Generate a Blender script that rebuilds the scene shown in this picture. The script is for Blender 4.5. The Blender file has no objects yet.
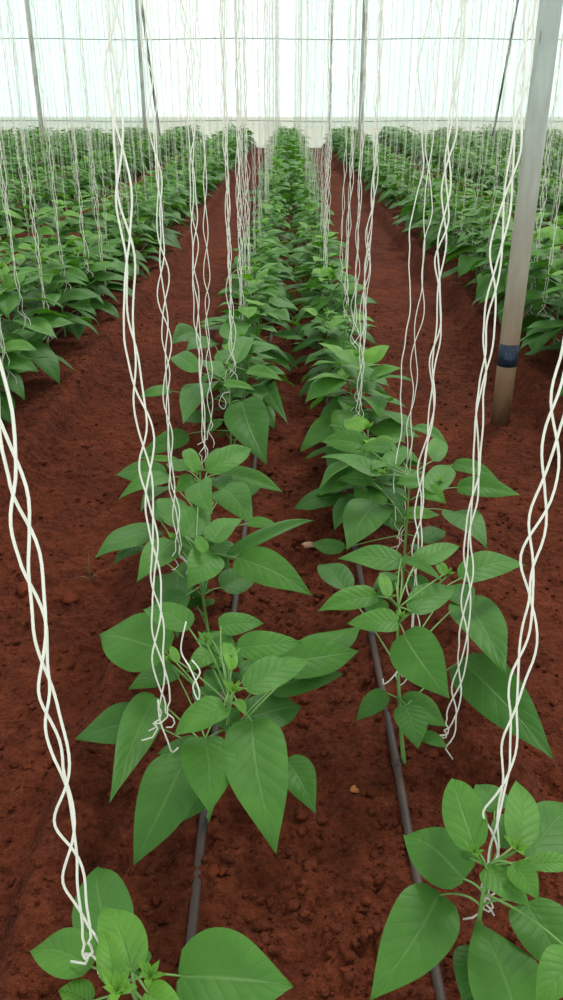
import bpy, math, random
from mathutils import Vector, noise

# ------------------------------------------------------------------ basics
H = 1.2                       # camera height above the bed tops
F = 825.0 / 1000.0            # focal length in image heights
PITCH = math.radians(25.75)
YAW = 0.0049
SC = bpy.context.scene
COL = SC.collection
R = random.Random(7)
WALL_Y = 28.5
WIRE_Z = 4.0

fwd = Vector((-math.sin(YAW) * math.cos(PITCH), math.cos(YAW) * math.cos(PITCH), -math.sin(PITCH)))
rgt = Vector((math.cos(YAW), math.sin(YAW), 0.0))
upv = rgt.cross(fwd)
EYE = Vector((0.0, 0.0, H))

def ray(px, py):
    """direction in which the camera at eye height sees a point measured in the photograph"""
    return (fwd + rgt * ((px - 281.5) / 825.0) - upv * ((py - 500.0) / 825.0))

def on_z(px, py, z=0.0):
    d = ray(px, py)
    return EYE + d * ((z - H) / d.z)

def on_y(px, py, y):
    d = ray(px, py)
    return EYE + d * (y / d.y)

def on_dome(px, py, cx, cy, zl, s):
    """where the sight line meets the drooping layer of foliage z = zl - s*r round a stem"""
    d = ray(px, py)
    t = 0.25
    while t < 5.0:
        p = EYE + d * t
        r = math.hypot(p.x - cx, p.y - cy)
        if p.z <= max(zl - s * r, 0.03):
            return p
        t += 0.004
    return EYE + d * t

# ------------------------------------------------------------------ materials
def new_mat(name):
    m = bpy.data.materials.new(name)
    m.use_nodes = True
    nt = m.node_tree
    nt.nodes.clear()
    out = nt.nodes.new('ShaderNodeOutputMaterial')
    return m, nt, out

def N(nt, kind, **kw):
    n = nt.nodes.new(kind)
    for k, v in kw.items():
        if k in n.inputs:
            n.inputs[k].default_value = v
        else:
            setattr(n, k, v)
    return n

def math_node(nt, op, a, b=None, c=None):
    n = nt.nodes.new('ShaderNodeMath'); n.operation = op
    for i, v in enumerate((a, b, c)):
        if v is None: continue
        if isinstance(v, (int, float)): n.inputs[i].default_value = v
        else: nt.links.new(v, n.inputs[i])
    return n.outputs[0]

def mixcol(nt, fac, a, b, mode='MIX'):
    n = nt.nodes.new('ShaderNodeMix'); n.data_type = 'RGBA'; n.blend_type = mode
    for s, v in ((n.inputs[0], fac), (n.inputs[6], a), (n.inputs[7], b)):
        if isinstance(v, (int, float)): s.default_value = v
        elif isinstance(v, tuple): s.default_value = (*v, 1.0)
        else: nt.links.new(v, s)
    return n.outputs[2]

def leaf_material():
    m, nt, out = new_mat('pepper_leaf')
    L = nt.links.new
    uv = N(nt, 'ShaderNodeUVMap'); uv.uv_map = 'UVMap'
    sep = N(nt, 'ShaderNodeSeparateXYZ'); L(uv.outputs[0], sep.inputs[0])
    u = math_node(nt, 'ABSOLUTE', math_node(nt, 'MULTIPLY_ADD', sep.outputs[0], 2.0, -1.0))
    v = sep.outputs[1]
    rib = math_node(nt, 'SUBTRACT', 1.0, math_node(nt, 'SMOOTH_MIN', math_node(nt, 'MULTIPLY', u, 14.0), 1.0, 0.2))
    ph = math_node(nt, 'MULTIPLY_ADD', math_node(nt, 'MULTIPLY', math_node(nt, 'POWER', u, 0.8), -0.26), 1.0, v)
    w = math_node(nt, 'ABSOLUTE', math_node(nt, 'SINE', math_node(nt, 'MULTIPLY', ph, 7.5 * math.pi)))
    vein = math_node(nt, 'SUBTRACT', 1.0, math_node(nt, 'SMOOTH_MIN', math_node(nt, 'MULTIPLY', w, 7.0), 1.0, 0.3))
    vein = math_node(nt, 'MULTIPLY', vein, 0.42)
    allv = math_node(nt, 'MAXIMUM', rib, vein)
    at = N(nt, 'ShaderNodeAttribute'); at.attribute_name = 'tone'
    tc = N(nt, 'ShaderNodeTexCoord')
    nz = N(nt, 'ShaderNodeTexNoise'); nz.inputs['Scale'].default_value = 18.0; nz.inputs['Detail'].default_value = 3.0
    L(tc.outputs['Object'], nz.inputs['Vector'])
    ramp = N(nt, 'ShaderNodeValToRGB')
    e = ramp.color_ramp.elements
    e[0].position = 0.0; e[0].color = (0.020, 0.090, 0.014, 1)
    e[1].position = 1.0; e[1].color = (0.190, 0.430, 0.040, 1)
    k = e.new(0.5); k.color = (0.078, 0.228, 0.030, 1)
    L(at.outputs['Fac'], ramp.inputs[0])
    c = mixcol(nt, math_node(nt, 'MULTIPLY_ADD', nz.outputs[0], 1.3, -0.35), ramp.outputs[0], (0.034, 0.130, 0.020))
    c = mixcol(nt, math_node(nt, 'MULTIPLY', allv, 0.32), c, (0.20, 0.38, 0.12))
    bmp = N(nt, 'ShaderNodeBump'); bmp.inputs['Strength'].default_value = 0.55; bmp.inputs['Distance'].default_value = 0.004
    nz2 = N(nt, 'ShaderNodeTexNoise'); nz2.inputs['Scale'].default_value = 60.0
    L(tc.outputs['Object'], nz2.inputs['Vector'])
    hgt = math_node(nt, 'MULTIPLY_ADD', nz2.outputs[0], 0.5, math_node(nt, 'ADD', math_node(nt, 'MULTIPLY', allv, -0.6), math_node(nt, 'MULTIPLY', w, 0.24)))
    L(hgt, bmp.inputs['Height'])
    p = N(nt, 'ShaderNodeBsdfPrincipled'); p.inputs['Roughness'].default_value = 0.50
    p.inputs['Specular IOR Level'].default_value = 0.26
    L(c, p.inputs['Base Color']); L(bmp.outputs[0], p.inputs['Normal'])
    tr = N(nt, 'ShaderNodeBsdfTranslucent')
    L(mixcol(nt, 1.0, c, (1.25, 1.35, 0.45), 'MULTIPLY'), tr.inputs[0])
    mx = N(nt, 'ShaderNodeMixShader'); mx.inputs[0].default_value = 0.26
    L(p.outputs[0], mx.inputs[1]); L(tr.outputs[0], mx.inputs[2]); L(mx.outputs[0], out.inputs[0])
    return m

def twine_material():
    m, nt, out = new_mat('white_twine')
    L = nt.links.new
    tc = N(nt, 'ShaderNodeTexCoord'); nz = N(nt, 'ShaderNodeTexNoise'); nz.inputs['Scale'].default_value = 25.0
    L(tc.outputs['Object'], nz.inputs['Vector'])
    c = mixcol(nt, nz.outputs[0], (0.92, 0.92, 0.86), (0.80, 0.80, 0.72))
    p = N(nt, 'ShaderNodeBsdfPrincipled'); p.inputs['Roughness'].default_value = 0.45
    L(c, p.inputs['Base Color'])
    tr = N(nt, 'ShaderNodeBsdfTranslucent'); L(c, tr.inputs[0])
    mx = N(nt, 'ShaderNodeMixShader'); mx.inputs[0].default_value = 0.5
    L(p.outputs[0], mx.inputs[1]); L(tr.outputs[0], mx.inputs[2]); L(mx.outputs[0], out.inputs[0])
    return m

def simple(name, col, rough=0.6, metal=0.0, var=None, vscale=8.0, bump=0.0, spec=0.4, stretch=None):
    m, nt, out = new_mat(name)
    p = N(nt, 'ShaderNodeBsdfPrincipled')
    p.inputs['Roughness'].default_value = rough
    p.inputs['Metallic'].default_value = metal
    p.inputs['Specular IOR Level'].default_value = spec
    tc = N(nt, 'ShaderNodeTexCoord'); mp = N(nt, 'ShaderNodeMapping')
    nt.links.new(tc.outputs['Object'], mp.inputs[0])
    if stretch: mp.inputs['Scale'].default_value = stretch
    nz = N(nt, 'ShaderNodeTexNoise'); nz.inputs['Scale'].default_value = vscale; nz.inputs['Detail'].default_value = 5.0
    nt.links.new(mp.outputs[0], nz.inputs['Vector'])
    f = math_node(nt, 'MULTIPLY_ADD', nz.outputs[0], 2.4, -0.7)
    cl = N(nt, 'ShaderNodeClamp'); nt.links.new(f, cl.inputs[0])
    nt.links.new(mixcol(nt, cl.outputs[0], tuple(col), tuple(var or col)), p.inputs['Base Color'])
    if bump:
        b = N(nt, 'ShaderNodeBump'); b.inputs['Strength'].default_value = 0.6; b.inputs['Distance'].default_value = bump
        nt.links.new(nz.outputs[0], b.inputs['Height']); nt.links.new(b.outputs[0], p.inputs['Normal'])
    nt.links.new(p.outputs[0], out.inputs[0])
    return m

def soil_material():
    m, nt, out = new_mat('red_soil')
    L = nt.links.new
    tc = N(nt, 'ShaderNodeTexCoord')
    def nz(scale, det=6.0, rough=0.6):
        n = N(nt, 'ShaderNodeTexNoise'); n.inputs['Scale'].default_value = scale
        n.inputs['Detail'].default_value = det; n.inputs['Roughness'].default_value = rough
        L(tc.outputs['Object'], n.inputs['Vector']); return n.outputs[0]
    a, b, c3 = nz(1.6), nz(14.0), nz(95.0, 4.0, 0.7)
    ramp = N(nt, 'ShaderNodeValToRGB'); e = ramp.color_ramp.elements
    e[0].position = 0.37; e[0].color = (0.050, 0.0115, 0.0058, 1)
    e[1].position = 0.66; e[1].color = (0.215, 0.052, 0.0215, 1)
    L(math_node(nt, 'ADD', math_node(nt, 'MULTIPLY', a, 0.30), math_node(nt, 'ADD', math_node(nt, 'MULTIPLY', b, 0.34), math_node(nt, 'MULTIPLY', c3, 0.36))), ramp.inputs[0])
    cc = mixcol(nt, math_node(nt, 'MULTIPLY', math_node(nt, 'GREATER_THAN', c3, 0.66), 0.4), ramp.outputs[0], (0.235, 0.068, 0.030))
    vor = N(nt, 'ShaderNodeTexVoronoi'); vor.inputs['Scale'].default_value = 120.0
    L(tc.outputs['Object'], vor.inputs['Vector'])
    speck = math_node(nt, 'MULTIPLY', math_node(nt, 'LESS_THAN', vor.outputs['Distance'], 0.16), math_node(nt, 'GREATER_THAN', nz(23.0, 2.0), 0.62))
    cc = mixcol(nt, math_node(nt, 'MULTIPLY', speck, 0.5), cc, (0.32, 0.15, 0.08))
    vb = N(nt, 'ShaderNodeTexVoronoi'); vb.inputs['Scale'].default_value = 42.0; vb.feature = 'SMOOTH_F1'
    L(tc.outputs['Object'], vb.inputs['Vector'])
    h = math_node(nt, 'ADD', math_node(nt, 'MULTIPLY', vb.outputs['Distance'], -0.8), math_node(nt, 'ADD', math_node(nt, 'MULTIPLY', c3, 0.5), math_node(nt, 'MULTIPLY', b, 1.3)))
    bm = N(nt, 'ShaderNodeBump'); bm.inputs['Strength'].default_value = 1.0; bm.inputs['Distance'].default_value = 0.032
    L(h, bm.inputs['Height'])
    p = N(nt, 'ShaderNodeBsdfPrincipled'); p.inputs['Roughness'].default_value = 0.95; p.inputs['Specular IOR Level'].default_value = 0.12
    L(cc, p.inputs['Base Color']); L(bm.outputs[0], p.inputs['Normal']); L(p.outputs[0], out.inputs[0])
    return m

def film_material(name, col, clear=0.35, trans=0.62, streak=0.06):
    """greenhouse film with a fine insect net weave: lets daylight through"""
    m, nt, out = new_mat(name)
    L = nt.links.new
    tc = N(nt, 'ShaderNodeTexCoord'); mp = N(nt, 'ShaderNodeMapping'); mp.inputs['Scale'].default_value = (1.2, 1.2, 0.25)
    L(tc.outputs['Object'], mp.inputs[0])
    nz = N(nt, 'ShaderNodeTexNoise'); nz.inputs['Scale'].default_value = 1.6; nz.inputs['Detail'].default_value = 4.0
    L(mp.outputs[0], nz.inputs['Vector'])
    sep = N(nt, 'ShaderNodeSeparateXYZ'); L(tc.outputs['Object'], sep.inputs[0])
    gx = math_node(nt, 'GREATER_THAN', math_node(nt, 'SINE', math_node(nt, 'MULTIPLY', sep.outputs[0], 34.0)), 0.86)
    gz = math_node(nt, 'GREATER_THAN', math_node(nt, 'SINE', math_node(nt, 'MULTIPLY', sep.outputs[2], 34.0)), 0.86)
    g = math_node(nt, 'MULTIPLY', math_node(nt, 'MAXIMUM', gx, gz), 0.10)
    f = math_node(nt, 'ADD', g, math_node(nt, 'MULTIPLY', nz.outputs[0], streak))
    c = mixcol(nt, f, tuple(col), (0.45, 0.62, 0.58))
    tr = N(nt, 'ShaderNodeBsdfTranslucent'); L(c, tr.inputs[0])
    df = N(nt, 'ShaderNodeBsdfDiffuse'); L(c, df.inputs[0])
    tp = N(nt, 'ShaderNodeBsdfTransparent'); L(c, tp.inputs[0])
    m1 = N(nt, 'ShaderNodeMixShader'); m1.inputs[0].default_value = trans
    L(df.outputs[0], m1.inputs[1]); L(tr.outputs[0], m1.inputs[2])
    m2 = N(nt, 'ShaderNodeMixShader'); m2.inputs[0].default_value = clear
    L(m1.outputs[0], m2.inputs[1]); L(tp.outputs[0], m2.inputs[2]); L(m2.outputs[0], out.inputs[0])
    return m

LEAF = leaf_material()
STEM = simple('green_stem', (0.10, 0.24, 0.05), 0.5, var=(0.16, 0.30, 0.08), vscale=20)
SHOOT = simple('young_shoot', (0.20, 0.46, 0.05), 0.45, var=(0.27, 0.52, 0.08), vscale=30)
SOIL = soil_material()
CLOD = simple('soil_clod', (0.075, 0.014, 0.0065), 0.95, var=(0.165, 0.040, 0.017), vscale=16, bump=0.004, spec=0.1)
TWINE = twine_material()
HOSE = simple('drip_hose', (0.020, 0.019, 0.018), 0.6, var=(0.070, 0.040, 0.030), vscale=14, stretch=(1, 0.4, 1))
OLDHOSE = simple('dusty_hose', (0.15, 0.085, 0.062), 0.7, var=(0.09, 0.05, 0.036), vscale=14)
DARK = simple('dark_steel', (0.055, 0.075, 0.072), 0.55, metal=0.2, var=(0.09, 0.12, 0.11), vscale=5)
WIRE = simple('galvanised_wire', (0.33, 0.37, 0.36), 0.5, metal=0.4, var=(0.22, 0.25, 0.24))
TAPE = simple('blue_black_tape', (0.010, 0.020, 0.042), 0.6, var=(0.020, 0.040, 0.07), vscale=40)
TAPEMARK = simple('worn_print', (0.10, 0.16, 0.26), 0.6, var=(0.06, 0.10, 0.18), vscale=90)
STONE = simple('ochre_stone', (0.42, 0.15, 0.035), 0.8, var=(0.30, 0.10, 0.03), vscale=60, bump=0.003)
DRYGRASS = simple('thin_grass', (0.15, 0.20, 0.05), 0.7, var=(0.30, 0.18, 0.08), vscale=30)
PALE = simple('pale_stone', (0.50, 0.30, 0.20), 0.85, var=(0.34, 0.16, 0.10), vscale=50, bump=0.002)

def post_material():
    m, nt, out = new_mat('galvanised_post')
    L = nt.links.new
    tc = N(nt, 'ShaderNodeTexCoord'); mp = N(nt, 'ShaderNodeMapping'); mp.inputs['Scale'].default_value = (1, 1, 0.22)
    L(tc.outputs['Object'], mp.inputs[0])
    nz = N(nt, 'ShaderNodeTexNoise'); nz.inputs['Scale'].default_value = 22.0; nz.inputs['Detail'].default_value = 6.0
    L(mp.outputs[0], nz.inputs['Vector'])
    c = mixcol(nt, nz.outputs[0], (0.24, 0.30, 0.27), (0.56, 0.64, 0.58))
    sep = N(nt, 'ShaderNodeSeparateXYZ'); L(tc.outputs['Object'], sep.inputs[0])
    dirt = N(nt, 'ShaderNodeMapRange'); L(math_node(nt, 'ADD', sep.outputs[2], math_node(nt, 'MULTIPLY', nz.outputs[0], 0.5)), dirt.inputs[0])
    dirt.inputs[1].default_value = 0.45; dirt.inputs[2].default_value = 1.7; dirt.inputs[3].default_value = 0.92; dirt.inputs[4].default_value = 0.05
    c = mixcol(nt, dirt.outputs[0], c, (0.26, 0.150, 0.068))
    rz = N(nt, 'ShaderNodeTexNoise'); rz.inputs['Scale'].default_value = 6.0; L(mp.outputs[0], rz.inputs['Vector'])
    rust = math_node(nt, 'MULTIPLY', math_node(nt, 'GREATER_THAN', rz.outputs[0], 0.58), 0.5)
    c = mixcol(nt, rust, c, (0.16, 0.08, 0.05))
    p = N(nt, 'ShaderNodeBsdfPrincipled'); p.inputs['Roughness'].default_value = 0.5; p.inputs['Metallic'].default_value = 0.0
    L(c, p.inputs['Base Color']); L(p.outputs[0], out.inputs[0])
    return m
POST = post_material()

# ------------------------------------------------------------------ mesh helpers
class MB:
    def __init__(self):
        self.v, self.f, self.uv, self.tone = [], [], [], []
    def add(self, verts, faces, uvs=None, tone=0.5):
        o = len(self.v)
        self.v += [tuple(p) for p in verts]
        self.f += [tuple(i + o for i in f) for f in faces]
        self.uv += uvs if uvs else [(0.5, 0.5)] * len(verts)
        self.tone += [tone] * len(verts)
    def merge(self, other, loc, rz, s):
        c, sn = math.cos(rz) * s, math.sin(rz) * s
        o = len(self.v)
        self.v += [(x * c - y * sn + loc[0], x * sn + y * c + loc[1], z * s + loc[2]) for x, y, z in other.v]
        self.f += [tuple(i + o for i in f) for f in other.f]
        self.uv += other.uv; self.tone += other.tone
    def mesh(self, name, mat, smooth=True):
        me = bpy.data.meshes.new(name)
        me.from_pydata(self.v, [], self.f)
        me.materials.append(mat)
        a = me.attributes.new('tone', 'FLOAT', 'POINT')
        a.data.foreach_set('value', self.tone)
        uvl = me.uv_layers.new(name='UVMap')
        li = [0] * len(me.loops); me.loops.foreach_get('vertex_index', li)
        flat = []
        for i in li: flat += self.uv[i]
        uvl.data.foreach_set('uv', flat)
        if smooth: me.polygons.foreach_set('use_smooth', [True] * len(me.polygons))
        me.update()
        return me

def link(name, me, parent=None, loc=None):
    o = bpy.data.objects.new(name, me)
    COL.objects.link(o)
    if parent: o.parent = parent
    if loc: o.location = loc
    return o

def root(name, loc):
    o = bpy.data.objects.new(name, None)
    o.empty_display_size = 0.1
    COL.objects.link(o); o.location = loc
    return o

def tag(o, label=None, cat=None, group=None, kind=None):
    if label: o['label'] = label
    if cat: o['category'] = cat
    if group: o['group'] = group
    if kind: o['kind'] = kind
    return o

def tube(mb, pts, rad, sides=6, tone=0.5, cap=True):
    """tube through points; rad is a number or a list"""
    pts = [Vector(p) for p in pts]
    n = len(pts)
    vs, fs, uvs = [], [], []
    t0 = (pts[1] - pts[0]).normalized()
    ref = Vector((1, 0, 0)) if abs(t0.x) < 0.8 else Vector((0, 1, 0))
    nx = t0.cross(ref).normalized()
    for i, p in enumerate(pts):
        t = (pts[min(i + 1, n - 1)] - pts[max(i - 1, 0)])
        if t.length < 1e-9: t = t0
        t.normalize()
        nx = (nx - t * nx.dot(t)).normalized()
        ny = t.cross(nx)
        r = rad[i] if isinstance(rad, (list, tuple)) else rad
        for k in range(sides):
            a = 2 * math.pi * k / sides
            vs.append(p + nx * (math.cos(a) * r) + ny * (math.sin(a) * r))
            uvs.append((0.5, i / n))
    for i in range(n - 1):
        for k in range(sides):
            k2 = (k + 1) % sides
            fs.append((i * sides + k, i * sides + k2, (i + 1) * sides + k2, (i + 1) * sides + k))
    if cap:
        fs.append(tuple(reversed(range(sides))))
        fs.append(tuple(range((n - 1) * sides, n * sides)))
    mb.add(vs, fs, uvs, tone)

PROFILE = [(0.0, 0.10), (0.02, 0.34), (0.05, 0.56), (0.10, 0.77), (0.17, 0.91), (0.25, 0.98), (0.34, 1.0), (0.44, 0.97), (0.54, 0.89), (0.64, 0.76), (0.73, 0.59), (0.81, 0.42), (0.88, 0.26), (0.94, 0.125), (0.98, 0.05), (1.0, 0.01)]
def width_at(v, prof=PROFILE):
    for (a, wa), (b, wb) in zip(prof, prof[1:]):
        if v <= b:
            return wa + (wb - wa) * (v - a) / (b - a)
    return prof[-1][1]

def leaf(mb, base, tip, width, nrm, arch=0.10, fold=0.12, tone=0.5, nv=14, nu=6, rnd=R, wave=0.02, tiphook=0.0):
    base, tip = Vector(base), Vector(tip)
    ax = tip - base
    L = ax.length
    if L < 1e-6: return
    ax.normalize()
    n = Vector(nrm); n = n - ax * n.dot(ax)
    if n.length < 1e-4: n = Vector((0, 0, 1)) - ax * ax.z
    n.normalize()
    side = ax.cross(n)
    ph = rnd.uniform(0, 6.28); ph2 = rnd.uniform(0, 6.28); skew = rnd.uniform(-0.05, 0.05)
    vs, fs, uvs = [], [], []
    for i in range(nv + 1):
        v = i / nv
        v = v ** 1.05
        hw = 0.5 * width * width_at(v)
        c = base + ax * (L * v) + n * (arch * L * 4 * v * (1 - v)) - n * (tiphook * L * v ** 4) + side * (skew * L * math.sin(math.pi * v))
        for j in range(nu + 1):
            u = -1 + 2 * j / nu
            edge = abs(u)
            z = fold * hw * edge - 0.55 * fold * hw * edge ** 3
            z += wave * width * edge * math.sin(ph + 9 * v + (1.7 if u > 0 else 0)) + 0.012 * width * math.sin(ph2 + 23 * v) * edge * (1 - edge)
            vs.append(c + side * (u * hw) + n * z - ax * (0.10 * hw * edge * edge if v > 0.15 else -0.0) - ax * (0.35 * hw * edge ** 2 * max(0, 1 - v / 0.15)))
            uvs.append((j / nu, v))
    w = nu + 1
    for i in range(nv):
        for j in range(nu):
            fs.append((i * w + j, i * w + j + 1, (i + 1) * w + j + 1, (i + 1) * w + j))
    mb.add(vs, fs, uvs, tone)

def bez(a, b, c, n=7):
    a, b, c = Vector(a), Vector(b), Vector(c)
    return [a * (1 - t) ** 2 + b * (2 * t * (1 - t)) + c * t * t for t in [i / (n - 1) for i in range(n)]]

# ------------------------------------------------------------------ soil
BEDS = [0.04, -1.42, 1.62, -2.92, 3.12, -4.42, 4.62, -5.92, 6.12, -7.42, 7.62, -8.92, 9.12]
HALF = 0.19                      # half the distance between the twin rows
def ground_h(x, y, fine=True):
    d = min(abs(x - b) for b in BEDS)
    wob = 0.05 * noise.noise(Vector((x * 1.3, y * 1.1, 3.1)))
    e = (d + wob - 0.42) / 0.09
    e = max(0.0, min(1.0, e)); e = e * e * (3 - 2 * e)
    z = -0.11 * e
    if d < 0.19: z -= 0.014 * math.cos(d / 0.19 * math.pi / 2)
    # a crumbly lip along the bed edge
    z += 0.022 * math.exp(-((d + wob - 0.42) / 0.06) ** 2)
    z += 0.020 * noise.noise(Vector((x * 3.0, y * 2.2, 0.4)))
    if fine and y < 9:
        z += 0.017 * noise.noise(Vector((x * 11, y * 11, 1.7)))
        k = 1.0 if y < 4 else max(0.0, (9 - y) / 5)
        z += k * 0.0105 * noise.noise(Vector((x * 34, y * 34, 5.7)))
        z += k * 0.0055 * noise.noise(Vector((x * 80, y * 80, 9.7)))
        m = 0.45 + 1.1 * max(-0.35, noise.noise(Vector((x * 4.5, y * 4.5, 8.0))))
        if e > 0.5: m *= 0.6
        P = Vector((x + 0.01 * noise.noise(Vector((x * 30, y * 30, 0))), y, 0))
        d1 = noise.voronoi(Vector((P.x * 31, P.y * 31, 2.0)))[0][0]
        z += k * m * 0.024 * (0.55 - min(1.0, d1) ** 1.3)
        if y < 3.2:
            d2 = noise.voronoi(Vector((P.x * 72, P.y * 72, 6.0)))[0][0]
            z += (k if y < 2.2 else 3.2 - y) * (0.5 + m) * 0.0095 * (0.55 - min(1.0, d2))
    return z

ys = [0.25]
while ys[-1] < WALL_Y + 0.3:
    ys.append(ys[-1] + max(0.0065, 0.0055 * ys[-1]))
xs = [0.0]
while xs[-1] < 13:
    x = xs[-1]
    xs.append(x + (0.0075 if x < 0.62 else 0.014 if x < 1.2 else 0.02 if x < 1.9 else 0.05 if x < 4 else 0.13))
xs = [-x for x in reversed(xs[1:])] + xs
mb = MB()
vs = [(x, y, ground_h(x, y)) for y in ys for x in xs]
w = len(xs)
fs = [(j * w + i, j * w + i + 1, (j + 1) * w + i + 1, (j + 1) * w + i) for j in range(len(ys) - 1) for i in range(w - 1)]
mb.add(vs, fs)
tag(link('ground', mb.mesh('ground', SOIL)), kind='structure', label='red soil of the planting beds and the paths between them')
mb = MB()
mb.add([(-60, WALL_Y + 0.3, -0.12), (60, WALL_Y + 0.3, -0.12), (60, 90, -0.12), (-60, 90, -0.12)], [(0, 1, 2, 3)])
tag(link('ground_outside', mb.mesh('ground_outside', simple('dry_ground', (0.45, 0.40, 0.32), 0.9, var=(0.35, 0.36, 0.25)))), kind='structure')

# crumbs and clods of soil, beyond counting
ico_v = []; 
import bmesh
bmx = bmesh.new(); bmesh.ops.create_icosphere(bmx, subdivisions=2, radius=1.0)
ICO2 = ([v.co.copy() for v in bmx.verts], [tuple(v.index for v in f.verts) for f in bmx.faces]); bmx.free()
bmx = bmesh.new(); bmesh.ops.create_icosphere(bmx, subdivisions=1, radius=1.0)
ICO1 = ([v.co.copy() for v in bmx.verts], [tuple(v.index for v in f.verts) for f in bmx.faces]); bmx.free()
def lump(mb, p, r, rnd, ico=ICO1, flat=0.7, rough=0.6):
    o = Vector((rnd.random() * 50, rnd.random() * 50, rnd.random() * 50))
    sx, sy = rnd.uniform(0.8, 1.25), rnd.uniform(0.8, 1.25)
    vs = []
    for v in ico[0]:
        k = r * (1 + rough * noise.noise(v * 1.6 + o) + rough * 0.5 * noise.noise(v * 4 + o))
        vs.append((p[0] + v.x * k * sx, p[1] + v.y * k * sy, p[2] + v.z * k * flat))
    mb.add(vs, ico[1])
mb = MB(); rc = random.Random(21)
for i in range(16000):
    y = 0.45 + 5.5 * rc.random() ** 1.9
    x = rc.uniform(-1, 1) * (0.30 + 0.42 * y)
    r = 0.0018 + 0.0068 * rc.random() ** 2.9
    if abs(x - 0.04) < 0.16: r *= 1.25
    elif rc.random() < 0.25: continue
    if rc.random() < 0.018: r *= 1.8
    lump(mb, (x, y, ground_h(x, y) + r * 0.25), r, rc, ICO2 if r > 0.006 else ICO1)
tag(link('soil_crumbs', mb.mesh('soil_crumbs', SOIL)), 'loose crumbs and clods of red soil strewn over beds and paths', 'soil', kind='stuff')

def stone(px, py, r, mat, name, label, cat='stone', flat=0.6):
    p = on_z(px, py); z = ground_h(p.x, p.y)
    m_ = MB(); lump(m_, (0, 0, 0), r, rc, ICO2, flat, 0.5)
    o = link(name, m_.mesh(name, mat), loc=(p.x, p.y, z + r * 0.35))
    tag(o, label, cat)
stone(355, 793, 0.0085, STONE, 'pebble', 'small ochre pebble on the soil strip between the two drip hoses')
stone(309, 544, 0.016, PALE, 'soil_clod', 'pale crumbly clod beside the tip of a dark curled leaf', 'soil clod')
stone(213, 874, 0.012, CLOD, 'soil_clod', 'round red clod touching the left drip hose near the bottom', 'soil clod')
stone(222, 872, 0.009, CLOD, 'soil_clod', 'smaller red clod just right of the round one by the left hose', 'soil clod')
stone(66, 572, 0.022, CLOD, 'soil_clod', 'flat dark red clod on the left path below the grass sprig', 'soil clod')
stone(20, 560, 0.030, CLOD, 'soil_clod', 'large brown clod at the left picture edge beside the path', 'soil clod')
stone(432, 762, 0.011, CLOD, 'soil_clod', 'red clod beside the small low sprout by the right drip hose', 'soil clod')

# thin grass sprig on the left path
p = on_z(87, 548); gz = ground_h(p.x, p.y)
g = root('grass_sprig', (p.x, p.y, gz)); tag(g, 'thin lone sprig of dry grass growing on the left path', 'grass')
for i, (dx, dy, dz) in enumerate(((0.003, 0, 0.085), (-0.05, -0.02, 0.012), (-0.03, -0.05, 0.006), (0.03, -0.02, 0.02), (-0.01, -0.01, 0.045))):
    m_ = MB(); tube(m_, bez((0, 0, -0.01), (dx * 0.2, dy * 0.2, dz * 1.1 + 0.012), (dx, dy, dz)), [0.0014, 0.0014, 0.0013, 0.0012, 0.001, 0.0008, 0.0004], 5)
    link('grass_blade', m_.mesh('grass_blade', DRYGRASS), g)

# ------------------------------------------------------------------ end wall of film
def grid_wall(name, x0, x1, z0, z1, mat, y=WALL_Y, bulge=0.0, step=0.25):
    m_ = MB(); nx = max(2, int((x1 - x0) / step)); nz = max(2, int((z1 - z0) / step))
    vs = [(x0 + (x1 - x0) * i / nx, y - bulge * math.sin(math.pi * j / nz) - 0.02 * noise.noise(Vector((i * .35, j * .2, x0))), z0 + (z1 - z0) * j / nz) for j in range(nz + 1) for i in range(nx + 1)]
    w_ = nx + 1
    m_.add(vs, [(j * w_ + i, j * w_ + i + 1, (j + 1) * w_ + i + 1, (j + 1) * w_ + i) for j in range(nz) for i in range(nx)])
    return tag(link(name, m_.mesh(name, mat)), kind='structure')
FILM_C = film_material('cyan_film', (0.84, 1.0, 0.975), 0.66)
FILM_W = film_material('white_film', (0.93, 1.0, 0.98), 0.72)
FILM_R = film_material('pale_film', (0.86, 1.0, 0.975), 0.62)
FILM_S = film_material('skirt_film', (0.93, 1.0, 0.95), 0.5, 0.7)
def wx(px, py=60): return on_y(px, py, WALL_Y).x
grid_wall('wall_back', -24, wx(152), 0.5, 7.0, FILM_C)
grid_wall('wall_back_centre', wx(152), wx(308), 0.5, 7.0, FILM_W)
grid_wall('wall_back_right', wx(308), 24, 0.5, 7.0, FILM_R)
grid_wall('trim_1', -24, 24, -0.15, 0.54, FILM_S, y=WALL_Y - 0.02, bulge=0.10)
def zw(py): return on_y(281, py, WALL_Y).z
for z, r, nm in ((zw(39), 0.015, 'trim_2'), (zw(121), 0.013, 'trim_3')):
    m_ = MB(); tube(m_, [(x, WALL_Y - 0.03, z - 0.02 * math.sin(x)) for x in range(-24, 25)], r, 6)
    tag(link(nm, m_.mesh(nm, WIRE)), kind='structure')

# ------------------------------------------------------------------ posts and braces
def post(px, py, rad, label, mat=POST, y=None, top=5.0, cap=True):
    p = on_z(px, py, -0.06) if y is None else Vector((on_y(px, py, y).x, y, -0.06))
    z0 = -0.12
    o = root('steel_post', (p.x, p.y, z0)); tag(o, label, 'post')
    m_ = MB(); tube(m_, [(0, 0, z) for z in [i * (top - z0) / 20 for i in range(21)]], rad, 28)
    link('pipe', m_.mesh('pipe', mat), o)
    if cap:
        m_ = MB(); tube(m_, [(0, 0, top - z0), (0, 0, top - z0 + 0.04)], rad * 1.25, 20)
        link('end_cap', m_.mesh('end_cap', mat), o)
    return o, p
op, pp = post(501, 413, 0.042, 'thick grey galvanised post standing in the right path with dark blue tape band')
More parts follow.
